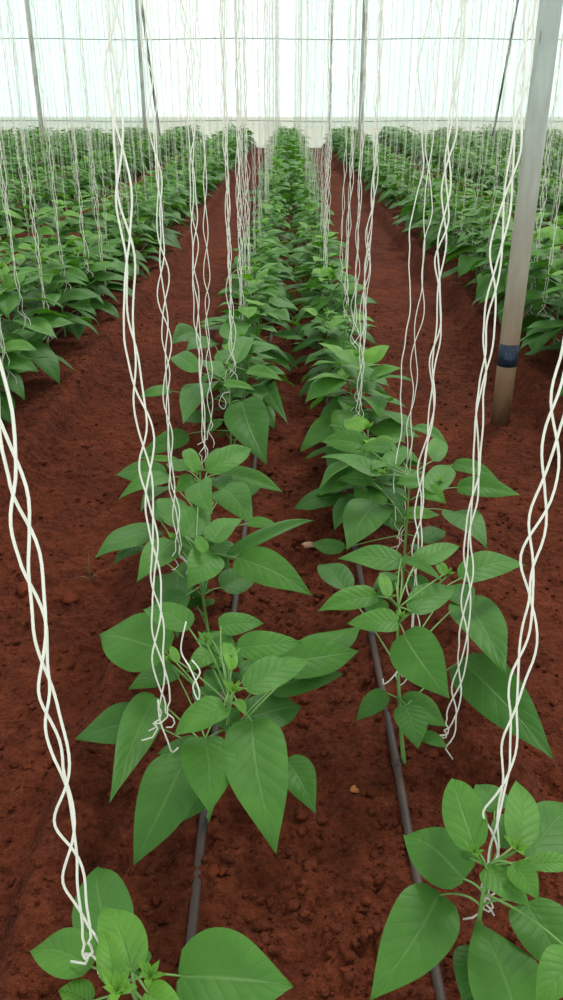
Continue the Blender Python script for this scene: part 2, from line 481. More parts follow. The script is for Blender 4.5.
# tape band with worn marks
zt, zb_ = on_y(508, 343, pp.y).z, on_y(505, 365, pp.y).z
m_ = MB(); tube(m_, [(0, 0, zb_ + 0.12), (0, 0, (zb_ + zt) / 2 + 0.12), (0, 0, zt + 0.12)], 0.0430, 28)
tape = link('tape_band', m_.mesh('tape_band', TAPE), op); tape['label'] = 'dark blue tape band wrapped round the post'
m_ = MB()
for k in range(9):
    a = -math.pi / 2 + (-0.55 + 0.13 * k)
    hh = (zt - zb_) * (0.28, 0.36, 0.2, 0.34, 0.3, 0.38, 0.22, 0.34, 0.26)[k]
    zc = (zb_ + zt) / 2 + 0.12 + 0.003 * math.sin(k * 2.1)
    c, s = math.cos(a), math.sin(a); rr = 0.0436
    t = Vector((-s, c, 0)) * 0.0011
    P = Vector((c * rr, s * rr, zc))
    m_.add([P - t - Vector((0, 0, hh / 2)), P + t - Vector((0, 0, hh / 2)), P + t + Vector((0, 0, hh / 2)), P - t + Vector((0, 0, hh / 2))], [(0, 1, 2, 3)])
link('worn_print', m_.mesh('worn_print', TAPEMARK), tape)
post(359, 174, 0.050, 'grey post beside the far end of the right path, nearest the middle bed')
post(45, 159, 0.054, 'grey post among plants at the upper left, left of the thin wall post')
post(145, 128, 0.058, 'slender grey post against the film wall, upper left', y=WALL_Y - 0.25)
post(329.5, 128, 0.030, 'thin dark pole against the film wall above the middle bed', mat=DARK, y=WALL_Y - 0.25)
def brace(px0, py0, px1, py1, y, r, label):
    a, b = on_y(px0, py0, y), on_y(px1, py1, y)
    d = (b - a) / (b.z - a.z)
    lo = a + d * (-0.1 - a.z); hi = a + d * (5.2 - a.z)
    m_ = MB(); tube(m_, [lo - lo, (hi - lo) * 0.5, hi - lo], r, 10)
    tag(link('brace_rod', m_.mesh('brace_rod', DARK), loc=lo), label, 'brace')
brace(141, 0, 158, 125, 24.0, 0.034, 'dark slanting rod in front of the film wall at upper left')
brace(518, 0, 495, 125, 24.0, 0.030, 'dark slanting rod in front of the film wall, left of the thick post')

# ------------------------------------------------------------------ overhead crop wires (twines are tied to them)
ROWS = []
for b in BEDS:
    ROWS += [(b, -HALF), (b, HALF)]
def row_x(b, s): return b + s
bed_name = {0.04: 'middle bed', -1.42: 'bed left of the middle', 1.62: 'bed right of the middle'}
tw_off = {}
for b, s in ROWS:
    off = -0.05 if s < 0 else 0.03
    if b < -1: off = 0.09 if s > 0 else -0.05
    if b > 1: off = -0.09 if s < 0 else 0.05
    tw_off[(b, s)] = off
    m_ = MB(); x = b + s + off
    tube(m_, [(0, yy, 0) for yy in (0, 9, 18, WALL_Y - 0.3)], 0.002, 5)
    o = link('crop_wire', m_.mesh('crop_wire', WIRE), loc=(x, 0.2, WIRE_Z))
    tag(o, 'overhead crop wire that the twines hang from', 'wire', 'overhead crop wires')

# ------------------------------------------------------------------ drip hoses
def hose(label, pts, mat, r=0.0082, drips=True, group=None):
    p0 = pts[0]
    o = root('drip_hose', p0); tag(o, label, 'hose', group)
    m_ = MB(); tube(m_, [p - p0 for p in pts], r, 10)
    link('tube', m_.mesh('tube', mat), o)
    if drips:
        for k in range(2, 14):
            i = k * 9
            if i + 1 >= len(pts): break
            q = pts[i] - p0
            m_ = MB(); tube(m_, [q + Vector((0, -0.012, 0.001)), q + Vector((0, 0.012, 0.001))], r * 1.16, 10)
            link('emitter', m_.mesh('emitter', mat), o)
def hose_pts(marks, r):
    """smooth path over the soil through measured ground points, then straight up the row"""
    g_ = [on_z(x, y, 0.0) for x, y in marks]
    g_.append(Vector((g_[-1].x, WALL_Y - 0.6, 0)))
    out_ = []; y = 0.35
    while y < WALL_Y - 0.6:
        if y <= g_[0].y:
            t = (y - g_[0].y) / (g_[1].y - g_[0].y); x = g_[0].x + (g_[1].x - g_[0].x) * t
        else:
            for a_, b_ in zip(g_, g_[1:]):
                if y <= b_.y:
                    t = (y - a_.y) / (b_.y - a_.y); t = t * t * (3 - 2 * t) * 0.5 + t * 0.5
                    x = a_.x + (b_.x - a_.x) * t; break
        zz = sum(ground_h(x, y + dy_, False) for dy_ in (-0.12, -0.06, 0, 0.06, 0.12)) / 5
        out_.append(Vector((x, y, zz + r * 1.1))); y += max(0.05, y * 0.02)
    return out_
hose('dusty black drip hose along the left row of the middle bed', hose_pts([(187, 985), (205, 810), (237, 590), (258, 440), (272, 330)], 0.008), HOSE, 0.0082)
hose('dusty grey drip hose along the right row of the middle bed', hose_pts([(440, 1000), (405, 820), (370, 630), (345, 495), (326, 400), (311, 280)], 0.008), HOSE, 0.0082)
for b in BEDS[1:5]:
    for s in (-0.11, 0.11):
        pts = []; y = 1.2
        while y < WALL_Y - 0.6:
            pts.append(Vector((b + s, y, sum(ground_h(b + s, y + q_, False) for q_ in (-0.1, 0, 0.1)) / 3 + 0.009))); y += max(0.12, y * 0.03)
        hose('drip hose lying under the plants of a bed beside the paths', pts, OLDHOSE, 0.008, False, 'drip hoses in the outer beds')

# ------------------------------------------------------------------ pepper plants set leaf by leaf
CAM_BIAS = Vector((0, -0.45, 0.55))
def plant_by_leaf(name_label, tip_px, tip_z, leaves, shoots, base_px=None, seed=1, filler=6):
    rnd = random.Random(seed)
    T = on_z(tip_px[0], tip_px[1], tip_z)
    gx, gy = T.x, T.y
    if base_px:
        B = on_z(base_px[0], base_px[1], 0.0)
        gx, gy = B.x, B.y
    gz = ground_h(gx, gy)
    rt = root('pepper_plant', (gx, gy, gz)); tag(rt, name_label, 'plant', 'pepper plants in the near part of the middle bed')
    O = Vector((gx, gy, gz))
    stem_pts = bez((0, 0, -0.02), (T.x - gx, (T.y - gy) * 0.2, tip_z * 0.5), T - O, 12)
    ms = MB(); mp_ = MB(); ml = MB()
    tube(ms, stem_pts, [0.0047 - 0.0024 * i / 11 for i in range(12)], 8)
    def on_stem(z):
        best = min(stem_pts, key=lambda q: abs(q.z + gz - z)); return best
    for L_ in leaves:
        bx, by, tx, ty, wpx, zl, s, tone = L_[:8]
        opt = L_[8] if len(L_) > 8 else {}
        bp = on_dome(bx, by, T.x, T.y, zl, s); tp = on_dome(tx, ty, T.x, T.y, zl - opt.get('drop', 0), s)
        dm = (bp + tp) * 0.5 - EYE
        depth = dm.dot(fwd)
        wid = wpx / 825.0 * depth * 1.04
        view = -dm.normalized()
        n = Vector((0, 0, 1)) * 0.62 + view * 0.5 + Vector((rnd.uniform(-.34, .34), rnd.uniform(-.15, .15), 0))
        if 'n' in opt: n = Vector(opt['n'])
        arch = opt.get('arch', rnd.uniform(0.05, 0.13))
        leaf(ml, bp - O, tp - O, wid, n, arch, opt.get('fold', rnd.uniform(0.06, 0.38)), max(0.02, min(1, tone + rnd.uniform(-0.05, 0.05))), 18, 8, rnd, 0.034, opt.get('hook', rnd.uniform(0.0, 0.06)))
        st = on_stem(min(bp.z + 0.01, tip_z)); ba = bp - O
        ax_ = (tp - bp).normalized()
        tube(mp_, bez(st, (st + ba) * 0.5 + Vector((0, 0, 0.012)) - ax_ * 0.008, ba + ax_ * 0.004, 8), [0.0019 - 0.0006 * i / 7 for i in range(8)], 6)
        # midrib on the lower third of the blade
    for k in range(filler):      # lower leaves half hidden under the crown
        a = rnd.uniform(0, 6.28); z = rnd.uniform(0.07, 0.2)
        r1 = rnd.uniform(0.03, 0.05); r2 = r1 + rnd.uniform(0.06, 0.10)
        st = on_stem(z)
        b_ = Vector((st.x + math.cos(a) * r1, st.y + math.sin(a) * r1, z)); t_ = Vector((st.x + math.cos(a) * r2, st.y + math.sin(a) * r2, z - 0.04))
        leaf(ml, b_, t_, rnd.uniform(0.045, 0.065), (0, -0.2, 1), 0.06, 0.15, 0.28, 12, 6, rnd)
        tube(mp_, bez(st, (st + b_) * 0.5, b_, 5), 0.0018, 5)
    ms.merge(mp_, (0, 0, 0), 0, 1)
    link('stem', ms.mesh('stem', STEM), rt)
    link('foliage', ml.mesh('foliage', LEAF), rt)
    for (sx, sy, sz, size) in shoots:
        c = on_z(sx, sy, sz) - O
        m_ = MB()
        for q in range(7):
            a = q * 2.4; up = 0.4 + 0.12 * q
            d = Vector((math.cos(a), math.sin(a), up)).normalized()
            leaf(m_, c, c + d * size * (0.75 + 0.25 * math.sin(q)), size * 0.36, (-d.x * 0.7, -d.y * 0.7, 1), 0.05, 0.4, 0.85, 8, 4, rnd)
        st = on_stem(sz - 0.03)
        tube(m_, bez(st, (st + c) * 0.5, c, 5), 0.0022, 5)
        sh = link('young_shoot', m_.mesh('young_shoot', LEAF), rt); sh['label'] = 'bright yellow-green growing tip'
    return T

D, M_, B_, Y_ = 0.24, 0.46, 0.60, 0.80      # leaf ages: old dark, mature, lighter, young
T_A = plant_by_leaf('young pepper plant at the lower left corner, long leaf reaching toward the left hose', (132, 968), 0.25, [
    (115, 952, 99, 866, 56, 0.20, 0.25, 0.30, {'arch': 0.10}),
    (92, 967, 28, 949, 47, 0.22, 0.25, 0.55),
    (132, 972, 101, 904, 44, 0.27, 0.15, 0.62),
    (113, 984, 103, 930, 28, 0.29, 0.0, 0.68, {'fold': 0.5}),
    (179, 976, 294, 986, 84, 0.22, 0.15, 0.42, {'arch': 0.10, 'fold': 0.2}),
    (146, 992, 188, 1018, 34, 0.25, 0.2, 0.66),
    (92, 1003, 58, 990, 28, 0.20, 0.2, 0.6),
    (104, 1004, 108, 1050, 40, 0.22, 0.2, 0.5),
], [(150, 978, 0.27, 0.028), (117, 992, 0.30, 0.035)], seed=3, filler=2)
T_B = plant_by_leaf('large pepper plant in the left row with long drooping leaves over the left drip hose', (228, 690), 0.34, [
    (252, 720, 277, 850, 64, 0.31, 0.45, 0.44, {'arch': 0.07, 'fold': 0.12}),
    (205, 737, 209, 813, 54, 0.32, 0.45, 0.50, {'fold': 0.12}),
    (186, 757, 134, 865, 62, 0.26, 0.5, 0.30, {'fold': 0.16}),
    (155, 697, 111, 800, 40, 0.28, 0.5, 0.36, {'fold': 0.4}),
    (149, 722, 75, 738, 46, 0.20, 0.3, 0.20),
    (167, 652, 98, 634, 60, 0.27, 0.15, 0.42, {'fold': 0.1}),
    (175, 668, 128, 690, 30, 0.22, 0.3, 0.34),
    (190, 628, 142, 609, 32, 0.33, 0.1, 0.52),
    (219, 626, 264, 622, 27, 0.37, 0.1, 0.50),
    (238, 648, 302, 642, 30, 0.37, 0.1, 0.52),
    (246, 690, 311, 660, 34, 0.35, 0.15, 0.56),
    (225, 706, 173, 736, 39, 0.35, 0.2, 0.58),
    (298, 668, 361, 627, 46, 0.25, 0.15, 0.40),
    (276, 664, 360, 650, 40, 0.27, 0.15, 0.44),
    (270, 690, 345, 673, 30, 0.22, 0.15, 0.24),
    (246, 718, 302, 706, 40, 0.20, 0.25, 0.20),
    (286, 760, 315, 812, 36, 0.18, 0.35, 0.34),
    (217, 652, 186, 672, 24, 0.33, 0.1, 0.50),
    (228, 655, 212, 630, 22, 0.34, 0.1, 0.50),
    (232, 670, 224, 640, 14, 0.38, 0.0, 0.72),
    (232, 670, 246, 640, 18, 0.33, 0.1, 0.36),
    (245, 660, 262, 690, 26, 0.28, 0.1, 0.30),
    (236, 700, 246, 716, 10, 0.36, 0.1, 0.75),
    (178, 662, 170, 645, 9, 0.33, 0.1, 0.75),
    (226, 690, 206, 668, 26, 0.31, 0.1, 0.36),
    (234, 672, 216, 690, 24, 0.29, 0.1, 0.30),
    (242, 682, 264, 668, 22, 0.30, 0.1, 0.34),
    (226, 664, 200, 652, 24, 0.33, 0.1, 0.46),
    (214, 702, 192, 690, 22, 0.27, 0.2, 0.30),
    (222, 712, 240, 735, 26, 0.26, 0.2, 0.26),
    (236, 655, 250, 638, 16, 0.34, 0.1, 0.44),
    (214, 640, 196, 640, 16, 0.35, 0.1, 0.52),
], [(205, 640, 0.36, 0.022), (233, 692, 0.36, 0.028), (169, 662, 0.30, 0.022), (232, 655, 0.38, 0.020)], base_px=(203, 822), seed=5, filler=3)
T_C = plant_by_leaf('pepper plant in the left row, one dark leaf curled up at its right side', (196, 545), 0.34, [
    (158, 530, 94, 558, 36, 0.28, 0.2, 0.38),
    (173, 541, 137, 581, 35, 0.33, 0.25, 0.48),
    (142, 545, 113, 563, 17, 0.24, 0.2, 0.28),
    (178, 528, 171, 496, 29, 0.31, 0.1, 0.46),
    (184, 537, 206, 506, 31, 0.35, 0.1, 0.40),
    (212, 553, 188, 588, 36, 0.35, 0.25, 0.50),
    (180, 574, 174, 628, 50, 0.24, 0.5, 0.30),
    (237, 558, 312, 595, 37, 0.32, 0.2, 0.50, {'arch': 0.06}),
    (227, 556, 316, 517, 15, 0.30, -0.05, 0.30, {'fold': 0.9}),
    (221, 488, 252, 524, 36, 0.34, 0.05, 0.46),
    (200, 481, 211, 511, 29, 0.37, 0.0, 0.52),
    (213, 542, 243, 516, 29, 0.37, 0.1, 0.52),
    (247, 523, 283, 530, 13, 0.35, 0.1, 0.46),
    (221, 588, 257, 572, 28, 0.20, 0.2, 0.24),
    (160, 522, 178, 500, 28, 0.26, 0.1, 0.30),
    (206, 552, 196, 535, 12, 0.37, 0.1, 0.62),
    (208, 548, 222, 528, 14, 0.35, 0.1, 0.50),
    (196, 560, 205, 590, 22, 0.22, 0.2, 0.26),
], [(173, 539, 0.34, 0.024), (207, 546, 0.35, 0.020)], base_px=(212, 650), seed=8, filler=5)
T_D = plant_by_leaf('pepper plant in the left row, bright centre under three short twine ends', (200, 470), 0.35, [
    (171, 477, 118, 498, 20, 0.31, 0.15, 0.50),
    (165, 478, 113, 474, 28, 0.24, 0.15, 0.32),
    (178, 460, 137, 458, 8, 0.33, 0.0, 0.56, {'fold': 0.6}),
    (197, 473, 187, 448, 15, 0.37, 0.0, 0.62),
    (207, 471, 252, 448, 25, 0.37, 0.0, 0.52),
    (222, 474, 283, 492, 24, 0.31, 0.1, 0.38),
    (195, 480, 176, 492, 20, 0.34, 0.2, 0.50),
    (186, 470, 166, 462, 18, 0.31, 0.1, 0.46),
    (210, 465, 226, 447, 20, 0.30, 0.1, 0.30),
    (225, 490, 262, 486, 24, 0.22, 0.2, 0.26),
    (170, 490, 140, 512, 24, 0.22, 0.3, 0.28),
    (215, 478, 232, 500, 22, 0.33, 0.1, 0.42),
], [(199, 472, 0.37, 0.022)], seed=11, filler=7)
T_E = plant_by_leaf('pepper plant in the left row with one broad dark leaf hanging to the right', (229, 368), 0.37, [
    (242, 402, 266, 463, 43, 0.26, 0.35, 0.30, {'arch': 0.06}),
    (209, 383, 182, 418, 38, 0.30, 0.25, 0.38),
    (171, 391, 138, 398, 17, 0.27, 0.15, 0.46),
    (187, 434, 138, 457, 22, 0.16, 0.2, 0.34),
    (212, 420, 180, 422, 20, 0.18, 0.2, 0.24),
    (198, 372, 172, 356, 19, 0.33, 0.1, 0.50),
    (214, 342, 186, 350, 24, 0.32, 0.05, 0.44),
    (196, 332, 172, 343, 24, 0.24, 0.0, 0.28),
    (224, 384, 255, 389, 13, 0.37, 0.1, 0.58),
    (247, 371, 283, 381, 15, 0.36, 0.1, 0.52),
    (220, 362, 247, 352, 24, 0.34, 0.0, 0.44),
    (228, 340, 246, 316, 26, 0.33, 0.0, 0.40),
    (262, 385, 286, 420, 24, 0.22, 0.2, 0.28),
    (240, 350, 280, 346, 16, 0.34, 0.0, 0.42),
    (222, 378, 205, 362, 20, 0.36, 0.1, 0.50),
    (236, 364, 252, 338, 18, 0.36, 0.0, 0.50),
], [(228, 366, 0.38, 0.024)], seed=13, filler=6)
T_P = plant_by_leaf('young pepper plant at the lower right corner under two long twines', (487, 868), 0.28, [
    (440, 893, 370, 999, 66, 0.22, 0.3, 0.42, {'arch': 0.08, 'fold': 0.1}),
    (464, 880, 402, 832, 58, 0.24, 0.2, 0.36, {'fold': 0.1}),
    (476, 851, 452, 776, 40, 0.31, 0.1, 0.54),
    (517, 846, 517, 778, 34, 0.30, 0.1, 0.54),
    (527, 859, 576, 800, 52, 0.24, 0.15, 0.42),
    (485, 868, 531, 906, 36, 0.29, 0.2, 0.52),
    (514, 864, 539, 900, 27, 0.31, 0.2, 0.62),
    (516, 1014, 476, 921, 76, 0.20, 0.2, 0.44, {'arch': 0.08}),
    (526, 903, 570, 985, 60, 0.22, 0.3, 0.36),
    (478, 952, 462, 1000, 44, 0.15, 0.3, 0.30),
    (496, 812, 476, 784, 34, 0.22, 0.1, 0.32),
    (500, 847, 505, 812, 22, 0.25, 0.1, 0.48),
    (577, 955, 535, 1008, 44, 0.26, 0.2, 0.60),
    (470, 860, 462, 850, 14, 0.28, 0.1, 0.46),
    (530, 864, 580, 860, 22, 0.30, 0.1, 0.60),
], [(517, 850, 0.31, 0.026), (474, 853, 0.31, 0.020)], seed=17, filler=1)
T_Q = plant_by_leaf('wide pepper plant in the right row spreading across the right drip hose', (398, 608), 0.34, [
    (402, 562, 338, 556, 30, 0.36, 0.0, 0.46, {'fold': 0.08}),
    (400, 558, 444, 582, 11, 0.37, 0.0, 0.46),
    (416, 564, 460, 545, 26, 0.37, 0.0, 0.48),
    (377, 596, 317, 610, 28, 0.35, 0.1, 0.52),
    (398, 622, 347, 624, 29, 0.36, 0.15, 0.54),
    (411, 613, 457, 587, 30, 0.34, 0.15, 0.44),
    (404, 634, 449, 698, 50, 0.33, 0.35, 0.46, {'fold': 0.08}),
    (460, 578, 527, 564, 31, 0.32, 0.1, 0.50),
    (464, 599, 506, 673, 48, 0.28, 0.25, 0.42),
    (460, 660, 553, 757, 54, 0.17, 0.2, 0.34, {'arch': 0.05}),
    (346, 590, 322, 562, 30, 0.24, 0.05, 0.26),
    (387, 597, 381, 570, 13, 0.38, 0.0, 0.70),
    (400, 702, 447, 726, 32, 0.13, 0.25, 0.38),
    (420, 735, 449, 748, 14, 0.10, 0.25, 0.42),
    (388, 610, 362, 606, 18, 0.28, 0.1, 0.34),
    (452, 585, 470, 612, 30, 0.24, 0.1, 0.26),
    (445, 575, 437, 560, 10, 0.37, 0.0, 0.76),
    (430, 600, 412, 586, 18, 0.32, 0.1, 0.40),
    (395, 575, 372, 590, 16, 0.32, 0.1, 0.36),
], [(389, 598, 0.37, 0.024), (448, 575, 0.34, 0.024), (402, 617, 0.35, 0.018)], base_px=(405, 768), seed=19, filler=2)
T_R = plant_by_leaf('pepper plant in the right row with a broad ribbed leaf facing the left hose side', (410, 478), 0.35, [
    (379, 476, 321, 456, 23, 0.36, 0.05, 0.50),
    (392, 448, 356, 449, 16, 0.37, 0.0, 0.48),
    (368, 448, 320, 441, 26, 0.30, 0.0, 0.40),
    (377, 503, 347, 549, 46, 0.27, 0.2, 0.38, {'fold': 0.05}),
    (344, 549, 310, 543, 18, 0.20, 0.1, 0.24),
    (453, 464, 499, 480, 18, 0.33, 0.05, 0.50),
    (457, 487, 521, 495, 23, 0.30, 0.05, 0.44),
    (453, 511, 487, 549, 38, 0.26, 0.2, 0.36),
    (421, 482, 395, 484, 19, 0.36, 0.1, 0.46),
    (424, 490, 446, 503, 19, 0.35, 0.1, 0.54),
    (430, 492, 449, 463, 26, 0.35, 0.0, 0.46),
    (433, 461, 441, 438, 19, 0.36, 0.0, 0.56),
    (414, 427, 448, 443, 17, 0.35, 0.0, 0.44),
    (404, 515, 441, 515, 18, 0.25, 0.1, 0.66),
    (388, 490, 402, 510, 22, 0.28, 0.1, 0.24),
    (372, 480, 338, 478, 20, 0.24, 0.1, 0.28),
    (390, 470, 402, 446, 22, 0.36, 0.0, 0.46),
    (420, 540, 446, 530, 22, 0.18, 0.1, 0.26),
    (382, 462, 372, 470, 14, 0.37, 0.0, 0.60),
], [(382, 474, 0.37, 0.024), (440, 482, 0.36, 0.020)], seed=23, filler=4)

# small sprout at the foot of the large plant
# ------------------------------------------------------------------ plants grown by rule
def grow(seed, lod=0):
    """foliage, stalks, stem, shoot builders of one plant with the stem foot at the origin"""
    rnd = random.Random(seed)
    ml, mp_, ms, mt = MB(), MB(), MB(), MB()
    hgt = rnd.uniform(0.37, 0.50)
    lean = Vector((rnd.uniform(-.03, .03), rnd.uniform(-.03, .03), 0))
    stem = bez((0, 0, -0.03), lean * 0.3 + Vector((0, 0, hgt * 0.5)), lean + Vector((0, 0, hgt)), 10)
    tube(ms, stem, [0.0055 - 0.003 * i / 9 for i in range(10)], 7 if lod == 0 else 4)
    nleaf = (25, 20)[lod]
    nv, nu = ((12, 6), (5, 2))[lod]
    a = rnd.uniform(0, 6.28)
    for i in range(nleaf):
        t = (i + 0.5) / nleaf                      # 0 low, 1 top
        z = hgt * (0.22 + 0.76 * t ** 0.85)
        a += 2.4 + rnd.uniform(-.5, .5)
        st = stem[min(9, int(z / hgt * 9))]
        size = 0.218 * (1.0 - 0.50 * t ** 2.2) * rnd.uniform(0.72, 1.12)
        pet = (0.085 - 0.045 * t) * rnd.uniform(0.5, 1.3)
        el = rnd.uniform(-0.45, 0.35) + 0.50 * t
        dirh = Vector((math.cos(a), math.sin(a), 0))
        b_ = st + dirh * pet + Vector((0, 0, pet * 0.45))
        b_.z = max(b_.z, 0.06)
        d = (dirh + Vector((0, 0, el - 0.36))).normalized()
        t_ = b_ + d * size
        t_.z = max(t_.z, 0.03)
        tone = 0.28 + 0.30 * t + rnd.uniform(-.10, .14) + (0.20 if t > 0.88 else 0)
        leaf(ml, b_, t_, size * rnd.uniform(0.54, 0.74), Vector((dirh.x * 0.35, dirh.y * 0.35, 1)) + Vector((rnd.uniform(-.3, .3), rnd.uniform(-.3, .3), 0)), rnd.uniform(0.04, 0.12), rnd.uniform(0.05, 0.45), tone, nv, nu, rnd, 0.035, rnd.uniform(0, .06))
        if lod == 0:
            tube(mp_, bez(st, (st + b_) * 0.5 + Vector((0, 0, 0.012)), b_, 5), 0.0019, 5)
        elif i % 3 == 0:
            tube(mp_, [st, b_], 0.002, 3)
    top = stem[-1]
    for q in range(7 if lod == 0 else 4):
        a = q * 2.4; d = Vector((math.cos(a), math.sin(a), 0.5 + 0.15 * q)).normalized()
        leaf(mt, top, top + d * 0.036, 0.015, (-d.x * 0.7, -d.y * 0.7, 1), 0.05, 0.4, 0.82, 6 if lod == 0 else 3, 4 if lod == 0 else 2, rnd)
    return ml, mp_, ms, mt

NEAR = []
for k in range(7):
    ml, mp_, ms, mt = grow(100 + k, 0)
    ms.merge(mp_, (0, 0, 0), 0, 1)
    NEAR.append((ml.mesh('foliage', LEAF), ms.mesh('stem', STEM), mt.mesh('young_shoot', LEAF)))
FARMB, FAR = [], []
for k in range(6):
    ml, mp_, ms, mt = grow(200 + k, 1)
    al = MB()
    for q in (ml, mp_, ms, mt): al.merge(q, (0, 0, 0), 0, 1)
    FARMB.append(al); FAR.append(al.mesh('pepper_plant', LEAF))

def half_width(y):  # what the camera takes in across at a distance, with some margin for a step aside
    return 0.345 * y + 0.55

ORD = ['first', 'second', 'third', 'fourth', 'fifth', 'sixth', 'seventh', 'eighth', 'ninth', 'tenth', 'eleventh', 'twelfth']
def side_phrase(b, s):
    i = BEDS.index(b)
    if i == 0: return ('left' if s < 0 else 'right') + ' row of the middle bed'
    n_ = (i + 1) // 2
    lr = 'left' if b < 0 else 'right'
    near_row = (s > 0) == (b < 0)
    return ('inner' if near_row else 'outer') + ' row of the ' + ('', 'first', 'second', 'third', 'fourth', 'fifth', 'sixth')[n_] + ' ' + lr + ' bed'

rp = random.Random(99)
sites = []
for b, s in ROWS:
    x0 = b + s
    if b == 0.04:
        y = (T_E.y + 0.42) if s < 0 else (T_R.y + 0.42)
    else:
        y = max(0.9, (abs(x0) - 0.50) / 0.355 + 0.1)
    k = 0
    while y < WALL_Y - 0.9:
        jx, jy = rp.uniform(-.045, .045), rp.uniform(-.07, .07)
        if abs(x0) < half_width(y):
            sites.append([y + jy, x0 + jx, b, s, k]); k += 1
        y += 0.41
for st_ in sites:
    st_.append(rp.uniform(0, 6.28)); st_.append(rp.uniform(0.84, 1.12))
sites.sort(key=lambda q: q[0])
MAX_PLANTS = 285
first_used = set()
stuff = MB()
protos = {}
for idx, (y, x, b, s, k, rz, sc) in enumerate(sites):
    z = ground_h(x, y, False)
    if b == 0.04 and y < 9: sc *= 0.88
    if b != 0.04 and y < 9: sc *= 1.10
    if y > 9: sc *= 1.0 + min(0.22, (y - 9) * 0.02)
    if idx < MAX_PLANTS:
        base_no = k + (5 if (b == 0.04 and s < 0) else 3 if b == 0.04 else 0)
        if base_no < 12:
            label = f'pepper plant, {ORD[base_no]} from the front in the {side_phrase(b, s)}'
        else:
            label = f'pepper plant beyond the twelfth in the {side_phrase(b, s)}'
        grp = 'pepper plants in the ' + side_phrase(b, s)
        if y < 7.5:
            v = rp.randrange(len(NEAR))
            if v not in protos:
                rt = root('pepper_plant', (x, y, z))
                ch = [link(nm, me, rt) for nm, me in zip(('foliage', 'stem', 'young_shoot'), NEAR[v])]
                ch[2]['label'] = 'bright yellow-green growing tip'
                protos[v] = (rt, ch)
            else:
                rt0, ch0 = protos[v]
                rt = rt0.copy(); COL.objects.link(rt)
                for c0 in ch0:
                    c = c0.copy(); COL.objects.link(c); c.parent = rt
            rt.location = (x, y, z)
        else:
            rt = link('pepper_plant', FAR[rp.randrange(len(FAR))], loc=(x, y, z))
        rt.rotation_euler = (0, 0, rz); rt.scale = (sc, sc, sc)
        tag(rt, label, 'plant', grp)
    else:
        stuff.merge(FARMB[rp.randrange(len(FARMB))], (x, y, z), rz, sc)
tag(link('pepper_plants_far', stuff.mesh('pepper_plants_far', LEAF)), 'mass of pepper plants filling the far ends of the beds before the film wall', 'plants', kind='stuff')

# ------------------------------------------------------------------ twines
def strand_paths(L, n, seed, amp=0.011, period=0.30, tail=0.12, step=0.02, drift=0.008, curl=1.0, kink=1.0):
    rnd = random.Random(seed)
    o = rnd.random() * 100
    cnt = int(L / step)
    out_ = []
    tails = [(rnd.uniform(0, 6.28), rnd.uniform(0.6, 1.3), rnd.uniform(-1, 1)) for _ in range(n)]
    for i in range(n):
        pts = []
        ta, ts, tk = tails[i]
        for j in range(cnt + 1):
            z = L * j / cnt
            th = 2 * math.pi * z / period + 2 * math.pi * i / n + 3.0 * noise.noise(Vector((z * 1.7, o, 0))) + 1.1 * noise.noise(Vector((z * 5.0, o, i * 3.3)))
            A = amp * (0.25 + 1.9 * abs(noise.noise(Vector((z * 2.6, o + 7, i * 1.9)))) + 0.55 * abs(noise.noise(Vector((z * 7.0, o + 3, i * 2.3)))))
            if z > 0.9: A *= max(0.45, 1.0 - (z - 0.9) * 0.6)
            if z > L - 0.03: A *= (L - z) / 0.03
            x = A * math.cos(th) + drift * noise.noise(Vector((z * 1.8, o + 20, 0))) * 1.8 + kink * 0.0034 * noise.noise(Vector((z * 13, o + i * 9, 4))) + kink * 0.003 * noise.noise(Vector((z * 9, o, 4)))
            y = 0.8 * A * math.sin(th) + drift * noise.noise(Vector((z * 1.8, o + 30, 0)))
            zz = z
            if z < tail:
                q = (tail - z) / tail
                x += math.cos(ta) * 0.030 * q ** 2 * ts + 0.011 * curl * math.sin(q * 12 * ts + ta) * q ** 0.7
                y += math.sin(ta) * 0.026 * q ** 2 * ts + 0.011 * curl * math.cos(q * 12 * ts + ta) * q ** 0.7
                zz += curl * 0.02 * q ** 3 * tk + 0.02 * q * q * ts
            pts.append(Vector((x, y, zz)))
        out_.append(pts)
    return out_

def twine(x, y, zb, label, n=3, seed=1, r=0.0021, amp=0.011, period=0.30, tail=0.12, group='twines over the near plants of the middle bed', topx=None, topy=None, curl=1.0, sides=7):
    L = WIRE_Z - zb
    o = root('trellis_twine', (x, y, zb)); tag(o, label, 'twine', group)
    for pts in strand_paths(L, n, seed, amp * 0.9, period, tail, step=0.012, curl=curl, kink=2.0):
        if topx is not None:
            for p in pts: p.x += (topx - x) * p.z / L
        m_ = MB(); tube(m_, pts, r * 0.82, sides)
        link('strand', m_.mesh('strand', TWINE), o)
    return o

